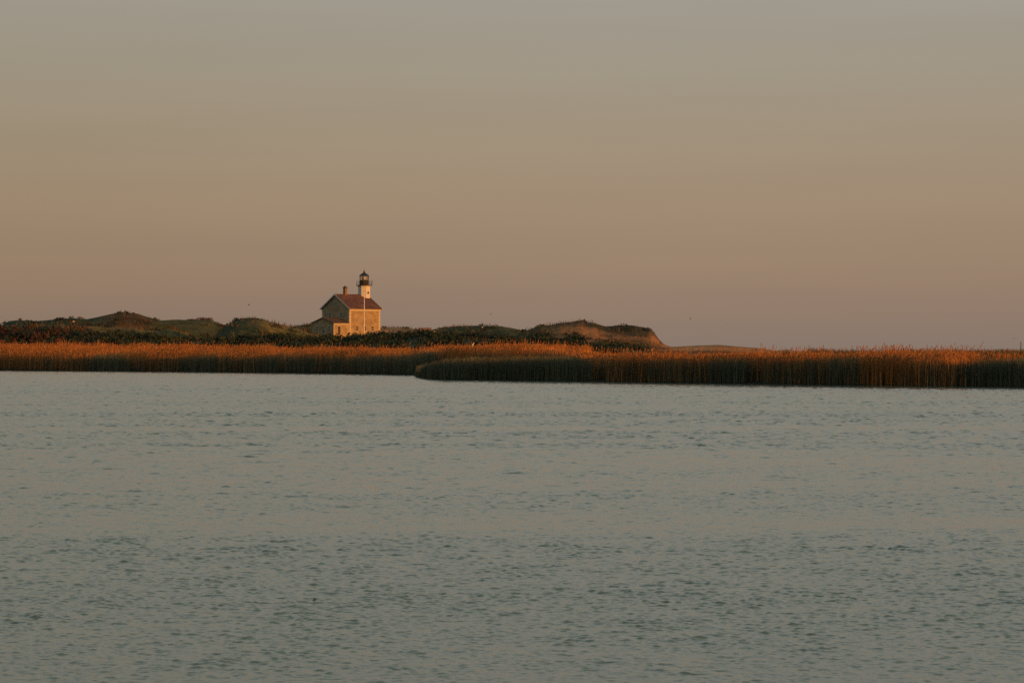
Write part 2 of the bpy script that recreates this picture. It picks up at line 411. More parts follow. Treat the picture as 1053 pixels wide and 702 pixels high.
def bush_points(n, w, h, lobes=5):
    """leaf centres through several overlapping uneven lobes resting on the ground, plus stray sprigs"""
    out = []
    for k in range(lobes):
        c = np.array((RNG.uniform(-.32, .32)*w, RNG.uniform(-.32, .32)*w, RNG.uniform(.25, .6)*h))
        r = np.array((RNG.uniform(.2, .36)*w, RNG.uniform(.2, .36)*w, RNG.uniform(.3, .45)*h))
        d = RNG.normal(size=(n//lobes+1, 3)); d /= np.linalg.norm(d, axis=1)[:, None]
        rad = RNG.random(len(d))**.4*(1+.16*RNG.normal(size=len(d)))
        out.append(c+d*rad[:, None]*r)
    p = np.concatenate(out)[:n]
    p[:, 2] = np.abs(p[:, 2])
    return p

# shrub thicket between reeds and dunes + scrub on the dunes: beyond counting
P, SZ, TN = [], [], []
def scrub(n, t0, t1, y0, y1, w, h, nleaf, cols, ls, keepf=None):
    t = RNG.uniform(t0, t1, n); Y = RNG.uniform(y0, y1, n)
    if keepf is not None:
        k = keepf(t, Y); t, Y = t[k], Y[k]
    for i in range(len(t)):
        ww = w*RNG.uniform(.6, 1.5); hh_ = h*RNG.uniform(.6, 1.35)
        p = bush_points(nleaf, ww, hh_, 4)+np.array((t[i]*Y[i], Y[i], -.1))
        c = cols[RNG.integers(len(cols))]*RNG.uniform(.7, 1.3)
        P.append(p); SZ.append(RNG.uniform(.6, 1.3, len(p))*ls); TN.append(c*RNG.uniform(.82, 1.2, (len(p), 1)))
DKG = np.array((.016, .030, .024)); MDG = np.array((.030, .040, .022)); REDB = np.array((.058, .028, .019)); OLV = np.array((.085, .078, .034))
def T(px): return (px-CX)/F
# dark thicket
scrub(900, T(-180), T(640), 515, 600, 4.2, 1.6, 90, [DKG, DKG, MDG], .30, lambda t, Y: shore(t)+70 < Y)
# rusty brush behind the reeds on the left
scrub(260, T(-200), T(85), 520, 610, 3.8, 2.3, 100, [REDB, REDB, DKG], .28)
# scattered scrub on the dunes
scrub(650, T(-200), T(560), 620, 930, 3.2, .9, 46, [DKG, MDG, OLV, REDB*.7], .26)
scrub(110, T(545), T(672), 600, 760, 3.4, .8, 46, [DKG, MDG, REDB*.7], .25, lambda t, Y: fbm(t*Y*.035+40, Y*.05+7, 4) < .47)
# low line of scrub under the right-hand dune
scrub(70, T(600), T(662), 560, 585, 3.0, .8, 60, [DKG, DKG, MDG], .26)
scrub(90, T(840), T(1300), 380, 500, 3.0, .9, 50, [MDG, OLV, REDB], .25)
P = np.concatenate(P); P[:, 2] += terrain_z(P[:, 0]/P[:, 1], P[:, 1])
v, f, c = cards(P, np.concatenate(SZ), np.concatenate(TN))
tag(np_mesh('shrubbery', v, f, M['leaf'], tint=c), 'dark thicket of low shrubs spreading between the reeds and the dunes', 'shrubs', kind='stuff')

# dune grass
def blades(x, y, z, h, w, tint, lean=.35):
    n = len(x); a = RNG.uniform(0, 2*np.pi, n); la = RNG.uniform(0, 2*np.pi, n)
    B = np.stack([x, y, z], 1); u = np.stack([np.cos(a), np.sin(a), np.zeros(n)], 1)*w[:, None]/2
    tip = B+np.stack([np.cos(la)*lean*h, np.sin(la)*lean*h, h], 1)
    v = np.stack([B-u, B+u, tip+u*.25, tip-u*.25], 1).reshape(-1, 3)
    return v, np.arange(4*n).reshape(n, 4), np.repeat(tint, 4, 0)
n = 70000
t = RNG.uniform(T(-150), T(1150), n); Y = RNG.uniform(540, 930, n)
px = t*F+CX; nn = fbm(t*Y*.06, Y*.05+3, 3)
kp = (nn > .42) & ((px < 545) | (px > 830) | ((nn > .53) & (px < 680)))
t, Y, px = t[kp], Y[kp], px[kp]; n = len(t)
gc = np.where(RNG.random((n, 1)) < .55, np.array((.10, .08, .035)), np.array((.15, .09, .05)))*RNG.uniform(.6, 1.3, (n, 1))
v, f, c = blades(t*Y, Y, terrain_z(t, Y)-.05, RNG.uniform(.4, 1.0, n), RNG.uniform(.1, .22, n), gc, .45)
tag(np_mesh('dune_grass', v, f, M['grass'], tint=c), 'olive and straw coloured grass growing over the dunes', 'grass', kind='stuff')

# ------------------------------------------------------------------ reeds
def reed_mesh(x, y, z, h, w, tint, leaves, plume, ptint, wind=(.05, .02)):
    n = len(x); V = []; Fc = []; C = []; base = 0
    a = RNG.uniform(0, 2*np.pi, n)
    lx = RNG.normal(wind[0], .075, n)+np.where(RNG.random(n) < .04, RNG.normal(0, .3, n), 0); ly = RNG.normal(wind[1], .07, n)
    u = np.stack([np.cos(a), np.sin(a), np.zeros(n)], 1)
    B = np.stack([x, y, z], 1)
    at = lambda s: B+np.stack([lx*h*s**1.6, ly*h*s**1.6, h*s], 1)
    ring = []
    for s, k in ((0, 1), (.55, .85), (.97, .45)):
        p = at(s); ring += [p-u*(w*k/2)[:, None], p+u*(w*k/2)[:, None]]
    v = np.stack(ring, 1).reshape(-1, 3); i = np.arange(n)[:, None]*6
    Fc.append(np.concatenate([i+np.array([[0, 1, 3, 2]]), i+np.array([[2, 3, 5, 4]])])); V.append(v); C.append(np.repeat(tint, 6, 0)); base = 6*n
    for L in range(leaves):
        s = RNG.uniform(.35, .93, n); p = at(s); b = RNG.uniform(0, 2*np.pi, n); ll = RNG.uniform(.3, .65, n)*np.clip(h/3, .6, 1.1)
        d = np.stack([np.cos(b)*ll*.55, np.sin(b)*ll*.55, ll*RNG.uniform(.2, .9, n)], 1)
        q = np.stack([-np.sin(b), np.cos(b), np.zeros(n)], 1)*(w*.75)[:, None]
        v = np.stack([p-q*.4, p+d*.5+np.array((0, 0, .07))-q*.5, p+d, p+d*.5+np.array((0, 0, .07))+q*.5], 1).reshape(-1, 3)
        V.append(v); Fc.append(base+np.arange(4*n).reshape(n, 4)); C.append(np.repeat(tint*RNG.uniform(.75, 1.2, (n, 1)), 4, 0)); base += 4*n
    if plume.any():
        k = np.where(plume)[0]; m = len(k)
        p = at(1.0)[k]; pl = RNG.uniform(.22, .42, m); b = RNG.normal(.3, .9, m)
        d = np.stack([np.cos(b)*pl*.35, np.sin(b)*pl*.35, pl*.9], 1)
        for rot in (0, np.pi/2):
            q = np.stack([np.cos(a[k]+rot), np.sin(a[k]+rot), np.zeros(m)], 1)*RNG.uniform(.02, .045, m)[:, None]
            v = np.stack([p-d*.25, p+d*.35-q, p+d, p+d*.35+q], 1).reshape(-1, 3)
            V.append(v); Fc.append(base+np.arange(4*m).reshape(m, 4)); C.append(np.repeat(ptint[k], 4, 0)); base += 4*m
    return np.concatenate(V), np.concatenate(Fc), np.concatenate(C)

STRAW = np.array((.52, .225, .065)); STRAW2 = np.array((.40, .155, .045)); RGRN = np.array((.120, .112, .068)); RGRN2 = np.array((.055, .070, .046)); PLM = np.array((.36, .17, .06))
def reed_bank(name, label, n, px0, px1, depth, hfun, gfrac, gh, sfn, rise=21, h0=2.2, pfrac=.35):
    px = RNG.uniform(px0, px1, n); t = T(px)
    dd = RNG.random(n)**1.3*depth+.2-np.where(RNG.random(n) < .012, RNG.random(n)*1.6, 0)     # a few stems stand out in the water
    Y = sfn(t)+dd; X = t*Y
    cl = fbm(X*.16+3, Y*.10, 4)                    # stands of even age
    cl2 = fbm(X*.55+31, Y*.3+8, 3)
    kp = cl2 > .30
    px, t, dd, Y, X, cl, cl2 = [q[kp] for q in (px, t, dd, Y, X, cl, cl2)]; n = len(px)
    z = np.maximum(terrain_z(t, Y), -.3)
    green = (dd < .2) | (RNG.random(n) < np.clip(gfrac(px, dd)+(cl-.5)*1.7, .0, 1))
    ztop = hfun(px)+(fbm(px*.03+77, dd*.1, 3)-.5)*.55                                # how high the dry tops reach
    h = ztop-z+RNG.normal(0, .09, n)+(cl2-.5)*.6-.12
    h = np.minimum(h, np.minimum(h0, h)+(h-np.minimum(h0, h))*np.clip(dd/rise, 0, 1))      # the bed climbs from its wet edge
    h = np.where(green, np.minimum(gh(px)*(RNG.uniform(.5, 1.0, n)+np.where(RNG.random(n) < .2, RNG.uniform(0, .22, n), .0))+(cl-.5)*1.3+(cl2-.5)*.5-.8*np.maximum(z, 0), h), h)
    h = np.maximum(h, .5)
    tint = np.where(green[:, None], np.where(RNG.random((n, 1)) < .5, RGRN, RGRN2), np.where(RNG.random((n, 1)) < .55, STRAW, STRAW2))
    tint = tint*RNG.uniform(.82, 1.12, (n, 1))*(.45+1.1*cl[:, None])
    tint = np.where(((~green) & (px > 640))[:, None] & (px < 5000)[:, None], tint*np.interp(px, [640, 720, 860, 900, 980, 1010], [1, .8, .8, 1, 1, .72])[:, None], tint)     # sunlit strip kept bright, rest of spit dimmed: light put into tint
    plume = (~green) & (RNG.random(n) < pfrac)
    h = h+np.where(plume & (RNG.random(n) < .09), RNG.uniform(.1, .65, n), 0)
    tall = plume & (px > 770) & (px < 1015) & (RNG.random(n) < .05)      # loose plumes over the right-hand bed
    h = h+np.where(tall, RNG.uniform(.3, .7, n), 0)
    v, f, c = reed_mesh(X, Y, z, h, RNG.uniform(.022, .044, n), tint, 2, plume, PLM*RNG.uniform(.6, 1.2, (n, 1)))
    return tag(np_mesh(name, v, f, M['reed'], tint=c), label, 'reeds', 'reed beds along the pond', 'stuff')
hL = lambda px: np.interp(px, [-300, 0, 60, 150, 250, 340, 430, 480, 540, 600], [4.4, 4.25, 4.25, 4.0, 3.7, 3.32, 3.3, 3.5, 3.7, 3.4])
reed_bank('reeds', 'far bed of dry orange reeds along the left bank below the lighthouse', 80000, -260, 606, 24, hL,
          lambda px, d: np.interp(d, [0, 2, 5, 24], [1.0, .9, .15, .03])-np.interp(px, [-50, 60, 120], [.22, .22, 0]), lambda px: 2.5+0*px, shore_L)
hR = lambda px: np.interp(px, [426, 437, 470, 560, 600, 640, 690, 760, 850, 980, 1060, 1300], [.9, 1.7, 2.5, 2.6, 2.75, 2.64, 2.58, 2.58, 2.68, 2.68, 2.6, 2.8])
reed_bank('reeds', 'nearer bed of reeds on the low spit reaching right, dark green below and straw coloured above', 76000, 428, 1300, 18, hR,
          lambda px, d: np.maximum(np.interp(d, [0, 2.5, 5, 18], [1.05, .95, .4, .1])+np.interp(px, [880, 900, 980, 1010], [0, -.4, -.25, .85]), np.interp(px, [565, 605], [1.4, 0])),
          lambda px: np.interp(px, [428, 437, 455, 490, 600, 850, 1053], [.9, 1.6, 2.2, 2.5, 2.65, 2.5, 2.6]), shore, rise=13, h0=2.3)

# ------------------------------------------------------------------ the lighthouse
LX, LY = X_at(361.0, 764), 764.0
LZ = Z_at(344.4, 764)
LH = empty('lighthouse', (LX, LY, LZ), math.radians(45), label='stone lighthouse house with red brown roof and short white tower, on the dunes', cat='lighthouse')
W = 5.5
EH, RH = 7.15, 10.75
# walls with both gables
b = MB()
b.poly([(-W, -W, -1.5), (W, -W, -1.5), (W, W, -1.5), (-W, W, -1.5), (-W, -W, EH), (W, -W, EH), (W, W, EH), (-W, W, EH), (-W, 0, RH-.12), (W, 0, RH-.12)],
       [(0, 1, 5, 4), (2, 3, 7, 6), (3, 0, 4, 8, 7), (1, 2, 6, 9, 5), (3, 2, 1, 0), (4, 5, 9, 8), (8, 9, 6, 7)])
b.build('wall', M['granite'], LH)
for sx in (-1, 1):          # corner stones, 3 cm proud
    for sy in (-1, 1):
        b = MB()
        for k in range(16):
            zz0 = k*.42
            l1, l2 = (.62, .38) if k % 2 else (.38, .62)
            x0, x1 = sorted((sx*(W+.03), sx*(W-l1))); y0, y1 = sorted((sy*(W+.03), sy*(W-l2)))
            b.box(x0, x1, y0, y1, zz0+.003, zz0+.42)
        b.build('quoin', M['trim'], LH)
# frieze boards below the eaves on the long sides
for sy in (-1, 1):
    y0, y1 = sorted((sy*(W+.004), sy*(W+.14)))
    MB().box(-W-.02, W+.02, y0, y1, EH-.78, EH-.02).build('cornice', M['trim'], LH)
# roof: one folded slab
def gable_roof(x0, x1, hw, ze, zr, th, over):
    sl = (zr-ze)/hw; zo = ze-sl*over; y = hw+over
    pts = []
    for x in (x0, x1):
        pts += [(x, -y, zo), (x, 0, zr), (x, y, zo), (x, y, zo+th), (x, 0, zr+th), (x, -y, zo+th)]
    F_ = [(0, 1, 7, 6), (1, 2, 8, 7), (2, 3, 9, 8), (3, 4, 10, 9), (4, 5, 11, 10), (5, 0, 6, 11), (0, 5, 4, 1), (1, 4, 3, 2), (6, 7, 10, 11), (7, 8, 9, 10)]
    return pts, F_
ROOF = MB().poly(*gable_roof(-W-.40, W+.40, W, EH, RH, .22, .42)).build('roof', M['shingle'], LH)
# rake boards on both gables
for sx in (-1, 1):
    for sy in (-1, 1):
        s0 = (RH-EH)/W; x0 = sx*(W+.402); x1 = sx*(W+.46)
        ya, yb = 0.0, sy*(W+.44)
        za, zb = RH, EH-s0*.44
        MB().poly([(x0, ya, za-.16), (x0, yb, zb-.16), (x0, yb, zb+.235), (x0, ya, za+.235), (x1, ya, za-.16), (x1, yb, zb-.16), (x1, yb, zb+.235), (x1, ya, za+.235)],
                  [(0, 1, 2, 3), (4, 7, 6, 5), (0, 4, 5, 1), (1, 5, 6, 2), (2, 6, 7, 3), (3, 7, 4, 0)]).build('rake_board', M['trim_shade'], LH)
# chimney
cx_ = -2.1
CH = MB().box(cx_-.40, cx_+.40, -.40, .40, RH-.7, 12.6).build('chimney', M['brick'], ROOF)
MB().box(cx_-.48, cx_+.48, -.48, .48, 12.602, 12.8).box(cx_-.3, cx_+.3, -.3, .3, 12.802, 13.1).build('chimney_cap', M['dark_cap'], ROOF)
# windows
def window(px_, y_, z_, w, h, face, parent, mats=('trim', 'pane')):
    """face 'y-': wall whose outside is -y at y_; face 'x-': outside is -x at px_"""
    def bx(a0, a1, d0, d1, z0, z1, mb):
        if face == 'y-': return mb.box(px_+a0, px_+a1, y_-d1, y_-d0, z0, z1)
        return mb.box(px_-d1, px_-d0, y_+a0, y_+a1, z0, z1)
    fw = .10
    mb = MB()
    bx(-w/2, w/2, .004, .035, z_, z_+h, mb)
    wn = mb.build('window', M[mats[1]], parent)
    mb = MB()
    bx(-w/2-fw, -w/2-.001, .003, .07, z_, z_+h, mb); bx(w/2+.001, w/2+fw, .003, .07, z_, z_+h, mb)
    bx(-w/2-fw, w/2+fw, .003, .08, z_+h+.001, z_+h+.16, mb)
    bx(-.03, .03, .036, .06, z_, z_+h, mb); bx(-w/2+.001, -.031, .036, .055, z_+h/2-.03, z_+h/2+.03, mb); bx(.031, w/2-.001, .036, .055, z_+h/2-.03, z_+h/2+.03, mb)
    mb.build('frame', M[mats[0]], wn)
    mb = MB(); bx(-w/2-fw-.06, w/2+fw+.06, .003, .12, z_-.13, z_-.001, mb); mb.build('sill', M[mats[0]], wn)
for x_ in (-2.75, 0.0, 2.75):
    window(x_, -W, 1.15, .8, 1.25, 'y-', LH)
for y_ in (-2.3, 2.3):
    window(-W, y_, 4.55, .85, 1.4, 'x-', LH, ('trim_shade', 'pane'))
window(-W, 0.0, 7.7, .75, 1.1, 'x-', LH, ('trim_shade', 'pane'))
# annex with its own low gable towards the viewer's left
AX0, AX1 = -11.0, -W-.003; AY0, AY1 = -5.4, 3.4; AYM = (AY0+AY1)/2; AE, AR = 3.1, 4.45
b = MB()
b.poly([(AX0, AY0, -1.5), (AX1, AY0, -1.5), (AX1, AY1, -1.5), (AX0, AY1, -1.5), (AX0, AY0, AE), (AX1, AY0, AE), (AX1, AY1, AE), (AX0, AY1, AE), (AX0, AYM, AR-.1), (AX1, AYM, AR-.1)],
       [(0, 1, 5, 4), (2, 3, 7, 6), (3, 0, 4, 8, 7), (1, 2, 6, 9, 5), (3, 2, 1, 0), (4, 5, 9, 8), (8, 9, 6, 7)])
b.build('annex_wall', M['granite'], LH)
p_, f_ = gable_roof(AX0-.3, AX1+.0, (AY1-AY0)/2, AE, AR, .16, .25)
MB().poly([(x, y+AYM, z) for x, y, z in p_], f_).build('annex_roof', M['shingle2'], LH)
MB().box(AX0+.02, AX1-.02, AY0-.09, AY0-.004, AE-.42, AE-.05).build('annex_cornice', M['trim'], LH)
MB().box(AX0-.02, AX0+.22, AY0-.05, AY0-.004, 0, AE-.43).build('corner_board', M['trim'], LH)
MB().box(AX1-.6, AX1-.35, AY0-.05, AY0-.004, 0, AE-.43).build('corner_board', M['trim'], LH)
for y_ in (-3.7, -1.2, 1.3):
    window(AX0, y_, .95, .75, 1.35, 'x-', LH, ('trim_shade', 'pane'))
D_ = MB().box(-9.6, -8.6, AY0-.05, AY0-.004, 0, 2.3).build('door', M['door'], LH)
MB().box(-9.76, -9.603, AY0-.09, AY0-.003, 0, 2.45).box(-8.597, -8.44, AY0-.09, AY0-.003, 0, 2.45).box(-9.6, -8.6, AY0-.09, AY0-.003, 2.303, 2.45).build('frame', M['trim'], D_)
MB().box(-8.75, -8.68, AY0-.10, AY0-.052, 1.0, 1.1).build('handle', M['black_iron'], D_)
# tower, eight sided
TX = 4.72; a8 = 1.6/math.cos(math.pi/8); o8 = math.pi/8
TOW = MB().lathe([(a8*1.02, -1.0), (a8, 13.05), (a8*1.07, 13.07), (a8*1.07, 13.26)], 8, (TX, 0), o8).build('tower', M['white_iron'], LH)
c_, s_ = math.cos(-math.pi/4), math.sin(-math.pi/4)
tw_ = MB().box(-.25, .25, -1.66, -1.615, 11.1, 11.7)
tw_.bm.transform(Matrix.Translation((TX, 0, 0)))
tw_.build('window', M['pane'], TOW)
GAL = MB().lathe([(1.9, 13.262), (2.2, 13.38), (2.2, 13.5), (1.3, 13.5)], 16, (TX, 0)).build('gallery', M['black_iron'], LH)
rb = MB()
for k in range(12):
    a = 2*math.pi*k/12; x, y = TX+2.1*math.cos(a), 2.1*math.sin(a)
    rb.bar((x, y, 13.5), (x, y, 14.5), .025, 5)
    a2 = 2*math.pi*(k+1)/12; x2, y2 = TX+2.1*math.cos(a2), 2.1*math.sin(a2)
    for zz_ in (14.0, 14.5): rb.bar((x, y, zz_), (x2, y2, zz_), .018, 5)
rb.build('railing', M['black_iron'], GAL)
a = math.radians(-45)      # tall stanchion on the right edge of the gallery
MB().bar((TX+2.15*math.cos(a), 2.15*math.sin(a), 13.5), (TX+2.15*math.cos(a), 2.15*math.sin(a), 15.0), .05, 6).build('stanchion', M['black_iron'], GAL)
LAN = MB().lathe([(1.28, 13.502), (1.28, 14.72), (1.22, 14.74), (1.22, 14.82)], 10, (TX, 0)).build('lantern', M['black_iron'], LH)
r_ = 1.2
for k in range(10):
    a = 2*math.pi*k/10; MB().bar((TX+r_*math.cos(a), r_*math.sin(a), 14.82), (TX+r_*math.cos(a), r_*math.sin(a), 15.95), .055, 5).build('mullion', M['black_iron'], LAN)
MB().lathe([(1.15, 14.83), (1.15, 15.95)], 10, (TX, 0), cap=False).build('glazing', M['lantern_glass'], LAN)
MB().lathe([(.2, 14.822), (.42, 14.95), (.5, 15.3), (.42, 15.7), (.2, 15.85)], 14, (TX, 0)).build('lens', M['lens'], LAN, smooth=True)
LR = MB().lathe([(1.3, 15.952), (1.38, 16.0), (1.3, 16.1), (.75, 16.55), (.28, 16.85), (.2, 16.95)], 10, (TX, 0)).build('lantern_roof', M['black_iron'], LH)
MB().lathe([(.08, 16.952), (.2, 17.02), (.24, 17.14), (.2, 17.26), (.06, 17.34), (.035, 17.4), (.03, 18.0)], 10, (TX, 0)).build('finial', M['black_iron'], LR, smooth=True)

# flagpole before the long wall
cs = math.cos(math.radians(45))
def local(x, y): return (LX+(x-y)*cs, LY+(x+y)*cs)
fx, fy = X_at(374.6, 733), 733.0
FP = empty('flagpole', (fx, fy, LZ), 0, label='slim bare white flagpole standing before the sunlit wall of the lighthouse', cat='flagpole')
MB().lathe([(.125, -5), (.115, 0.0), (.08, 11.0)], 10).build('pole', M['flagpole'], FP, smooth=True)
MB().lathe([(.05, 11.0), (.16, 11.08), (.18, 11.2), (.12, 11.32), (.02, 11.36)], 10).build('ball', M['trim'], FP, smooth=True)

def ground(x, y): return float(terrain_z(x/y, y))
# post and rail fence at the right foot of the house
ffx, ffy = local(1.6, -8.2)
FE = empty('rail_fence', (ffx, ffy, LZ), math.radians(45), label='short weathered grey rail fence at the right foot of the lighthouse wall', cat='fence')
for k in range(6):
    MB().box(k*.95-.06, k*.95+.06, -.06, .06, -.8, 1.25).build('post', M['old_wood'], FE)
for z0 in (.35, .75, 1.1):
    MB().box(-.2, 4.95, -.1, -.064, z0, z0+.13).build('rail', M['old_wood'], FE)

# low shed beyond the rise
sx_, sy_ = X_at(436.8, 800), 800
SD = empty('shed', (sx_, sy_, Z_at(342.5, 800)), math.radians(8), label='small low brown shed with flat pale roof, on the dunes right of the lighthouse', cat='shed')
MB().box(-1.6, 1.6, -1.2, 1.2, -1.5, 1.25).build('wall', M['shed_wall'], SD)
MB().poly([(-1.8, -1.4, 1.253), (1.8, -1.4, 1.253), (1.8, 1.4, 1.253), (-1.8, 1.4, 1.253), (-1.75, -.2, 1.62), (1.75, -.2, 1.62), (1.75, .2, 1.62), (-1.75, .2, 1.62)],
          [(0, 1, 5, 4), (1, 2, 6, 5), (2, 3, 7, 6), (3, 0, 4, 7), (4, 5, 6, 7), (3, 2, 1, 0)]).build('roof', M['shed_roof'], SD)
MB().box(-.4, .4, -1.24, -1.203, -.6, 1.1).build('door', M['old_wood'], SD)

# ------------------------------------------------------------------ boulders
def boulder(px, py, D, r, label):
    bm = bmesh.new(); bmesh.ops.create_icosphere(bm, subdivisions=3, radius=r)
    for v in bm.verts:
        q = v.co/r; k = 1+.22*math.sin(3*q.x+2*q.y+px)+.15*math.sin(5*q.z+4*q.y+1.3)
        v.co = Vector((v.co.x*1.35*k, v.co.y*k, v.co.z*.8*k))
    me = bpy.data.meshes.new('boulder'); bm.to_mesh(me); bm.free(); me.materials.append(M['rock'])
    o = bpy.data.objects.new('boulder', me); COL.objects.link(o); x = X_at(px, D)
    o.location = (x, D, max(ground(x, D)+.25*r, Z_at(py, D))); tag(o, label, 'boulder')
boulder(75.5, 330.6, 868, .27, 'pale sunlit boulder high on the left dune')
boulder(496, 336.2, 880, .2, 'small pale boulder on the low crest right of the lighthouse')
boulder(446.5, 340.6, 790, .28, 'orange lit boulder just right of the brown shed')

# ------------------------------------------------------------------ single bushes that stand out
def bush(px, D, w, h, col, label, nl=420, zoff=0):
    x = X_at(px, D); r = empty('bush', (x, D, ground(x, D)+zoff-.12), 0, label=label, cat='bush')
    p = bush_points(nl*3, w, h, 9)
    p[:, 2] += terrain_z((x+p[:, 0])/(D+p[:, 1]), D+p[:, 1])-ground(x, D)
    v, f, c = cards(p, RNG.uniform(.06, .16, len(p)), np.array(col)*RNG.uniform(.6, 1.4, (len(p), 1)))
    np_mesh('foliage', v, f, M['leaf'], tint=c, parent=r)
    sb = MB()
    for k in range(5):
        a = RNG.uniform(0, 6.28); sb.bar((0.05*math.cos(a), .05*math.sin(a), -.2), (w*.28*math.cos(a), w*.28*math.sin(a), h*.6), .03, 5)
    sb.build('stem', M['old_wood'], r)
bush(199, 905, 3.6, .6, (.07, .036, .024), 'smaller of two low rust brown skyline bushes, just left of the broader one')
bush(212, 905, 6.0, 1.3, (.085, .042, .027), 'broad rust brown bush on the skyline beside the domed green dune')
bush(256, 662, 7.5, .45, (.018, .034, .022), 'dark green bush capping the domed dune left of the lighthouse')
bush(309, 880, 5.0, .6, (.016, .03, .022), 'dark bush on the skyline just left of the lighthouse annex')
bush(122, 905, 5.0, .4, (.05, .042, .026), 'brown green bush on the top of the highest left dune')
bush(597, 722, 3.6, .35, (.02, .03, .018), 'dark bush on the top of the long right dune')
bush(645, 722, 6.5, .35, (.016, .028, .02), 'wide flat dark bush near the steep right end of the long dune')
bush(807, 480, 1.9, .8, (.03, .028, .018), 'small dark dome shaped bush above the reeds at the right', zoff=.2)
bush(385, 748, 2.4, 1.2, (.05, .042, .03), 'grey brown bush at the right foot of the lighthouse wall')
bush(372, 740, 2.6, .9, (.035, .035, .022), 'low dark bush in front of the flagpole')
bush(559, 725, 3.0, .6, (.02, .03, .02), 'small dark bush on the left shoulder of the long right dune')

# a thin stake at the right edge
stx = X_at(1049.6, 262)
SK = MB().bar((0, 0, -.3), (.02, 0, 3.05), .035, 6).build('stake', M['dark_bit']); SK.location = (stx, 262, max(0, ground(stx, 262)-.1))
tag(SK, 'thin dark upright stake above the reeds at the right end', 'stake')

# ------------------------------------------------------------------ birds
def bird(px, py, D, span, heading, flap, bank, label, mat='gull'):
    """one continuous body: spindle with head, tail and two bent wings"""
    bm = bmesh.new(); L = span*.42; n = 10
    prof = [(-.5, .012, 0), (-.36, .05, .0), (-.15, .11, 0), (.08, .12, 0), (.24, .08, .01), (.34, .07, .03), (.42, .06, .035), (.47, .022, .025), (.55, .008, .015)]
    rings = []
    for s, r, dz in prof:
        rings.append([bm.verts.new((s*L, math.cos(2*math.pi*i/n)*r*L*(1.6 if s < -.4 else 1), math.sin(2*math.pi*i/n)*r*L*(.4 if s < -.4 else 1)+dz*L)) for i in range(n)])
    for A, B in zip(rings, rings[1:]):
        for i in range(n): bm.faces.new((A[i], A[(i+1) % n], B[(i+1) % n], B[i]))
    bm.faces.new(list(reversed(rings[0]))); bm.faces.new(rings[-1])
    for sg in (-1, 1):
        st = []
        for f_, ch, sw, up in ((.05, .26, .05, .06), (.28, .24, .12, .06+flap*.5), (.6, .17, .04, .06+flap*.62), (1.0, .04, -.22, .04+flap*.55)):
            y = sg*f_*span/2; z = up*span/2*.8
            st.append([bm.verts.new((L*sw+ch*L*.5, y, z)), bm.verts.new((L*sw, y, z+.025*L)), bm.verts.new((L*sw-ch*L*.6, y, z)), bm.verts.new((L*sw, y, z-.012*L))])
        for A, B in zip(st, st[1:]):
            for i in range(4): bm.faces.new((A[i], A[(i+1) % 4], B[(i+1) % 4], B[i]))
        bm.faces.new(st[0]); bm.faces.new(st[-1])
    bmesh.ops.recalc_face_normals(bm, faces=bm.faces)
    me = bpy.data.meshes.new('gull'); bm.to_mesh(me); bm.free(); me.materials.append(M[mat])
    o = bpy.data.objects.new('gull', me); COL.objects.link(o)
    o.location = (X_at(px, D), D, Z_at(py, D)); o.rotation_euler = (bank, 0, heading)
    tag(o, label, 'bird', 'gulls over the dunes')
bird(256, 313.6, 560, 1.25, math.radians(200), .35, .3, 'flying gull left of the lighthouse above the domed dune')
bird(505, 323, 640, .9, math.radians(160), .6, -.4, 'lower of two distant gulls right of the lighthouse')
bird(491.5, 309.3, 800, .8, math.radians(20), -.3, .3, 'higher and fainter of two distant gulls right of the lighthouse')
bird(710, 327.8, 600, 1.2, math.radians(15), .3, .25, 'flying gull right of the long dune')
bird(1042.5, 348, 480, .8, math.radians(100), .5, .2, 'faint gull low over the reeds at the far right')

# white bird standing among the reed tops
bm = bmesh.new()
rings = []; n = 10
for s, r, z in ((-.26, .02, .30), (-.18, .07, .33), (-.05, .12, .38), (.07, .12, .43), (.14, .08, .50), (.165, .05, .60), (.17, .042, .70), (.18, .06, .76), (.22, .05, .79), (.27, .018, .785), (.36, .006, .775)):
    tx = 1 if s > .1 and z < .75 else 0
    rings.append([bm.verts.new((s+(math.sin(2*math.pi*i/n)*r if tx else 0), math.cos(2*math.pi*i/n)*r, z+(0 if tx else math.sin(2*math.pi*i/n)*r))) for i in range(n)])
for A, B in zip(rings, rings[1:]):
    for i in range(n): bm.faces.new((A[i], A[(i+1) % n], B[(i+1) % n], B[i]))
bm.faces.new(rings[0]); bm.faces.new(rings[-1])
for y in (-.035, .035):
    r0 = [bm.verts.new((.0+.012*math.cos(k*2.1), y+.012*math.sin(k*2.1), .33)) for k in range(3)]
    r1 = [bm.verts.new((.02+.01*math.cos(k*2.1), y+.01*math.sin(k*2.1), -.1)) for k in range(3)]
    for k in range(3): bm.faces.new((r0[k], r0[(k+1) % 3], r1[(k+1) % 3], r1[k]))
bmesh.ops.recalc_face_normals(bm, faces=bm.faces)
me = bpy.data.meshes.new('white_bird'); bm.to_mesh(me); bm.free(); me.materials.append(M['white_bird'])
o = bpy.data.objects.new('white_bird', me); COL.objects.link(o)
o.location = (X_at(486, 352), 352, Z_at(354.4, 352)-.26); o.rotation_euler = (0, 0, math.radians(-30)); o.scale = (.62, .62, .62)
tag(o, 'small white bird perched among the orange reed tops', 'bird')

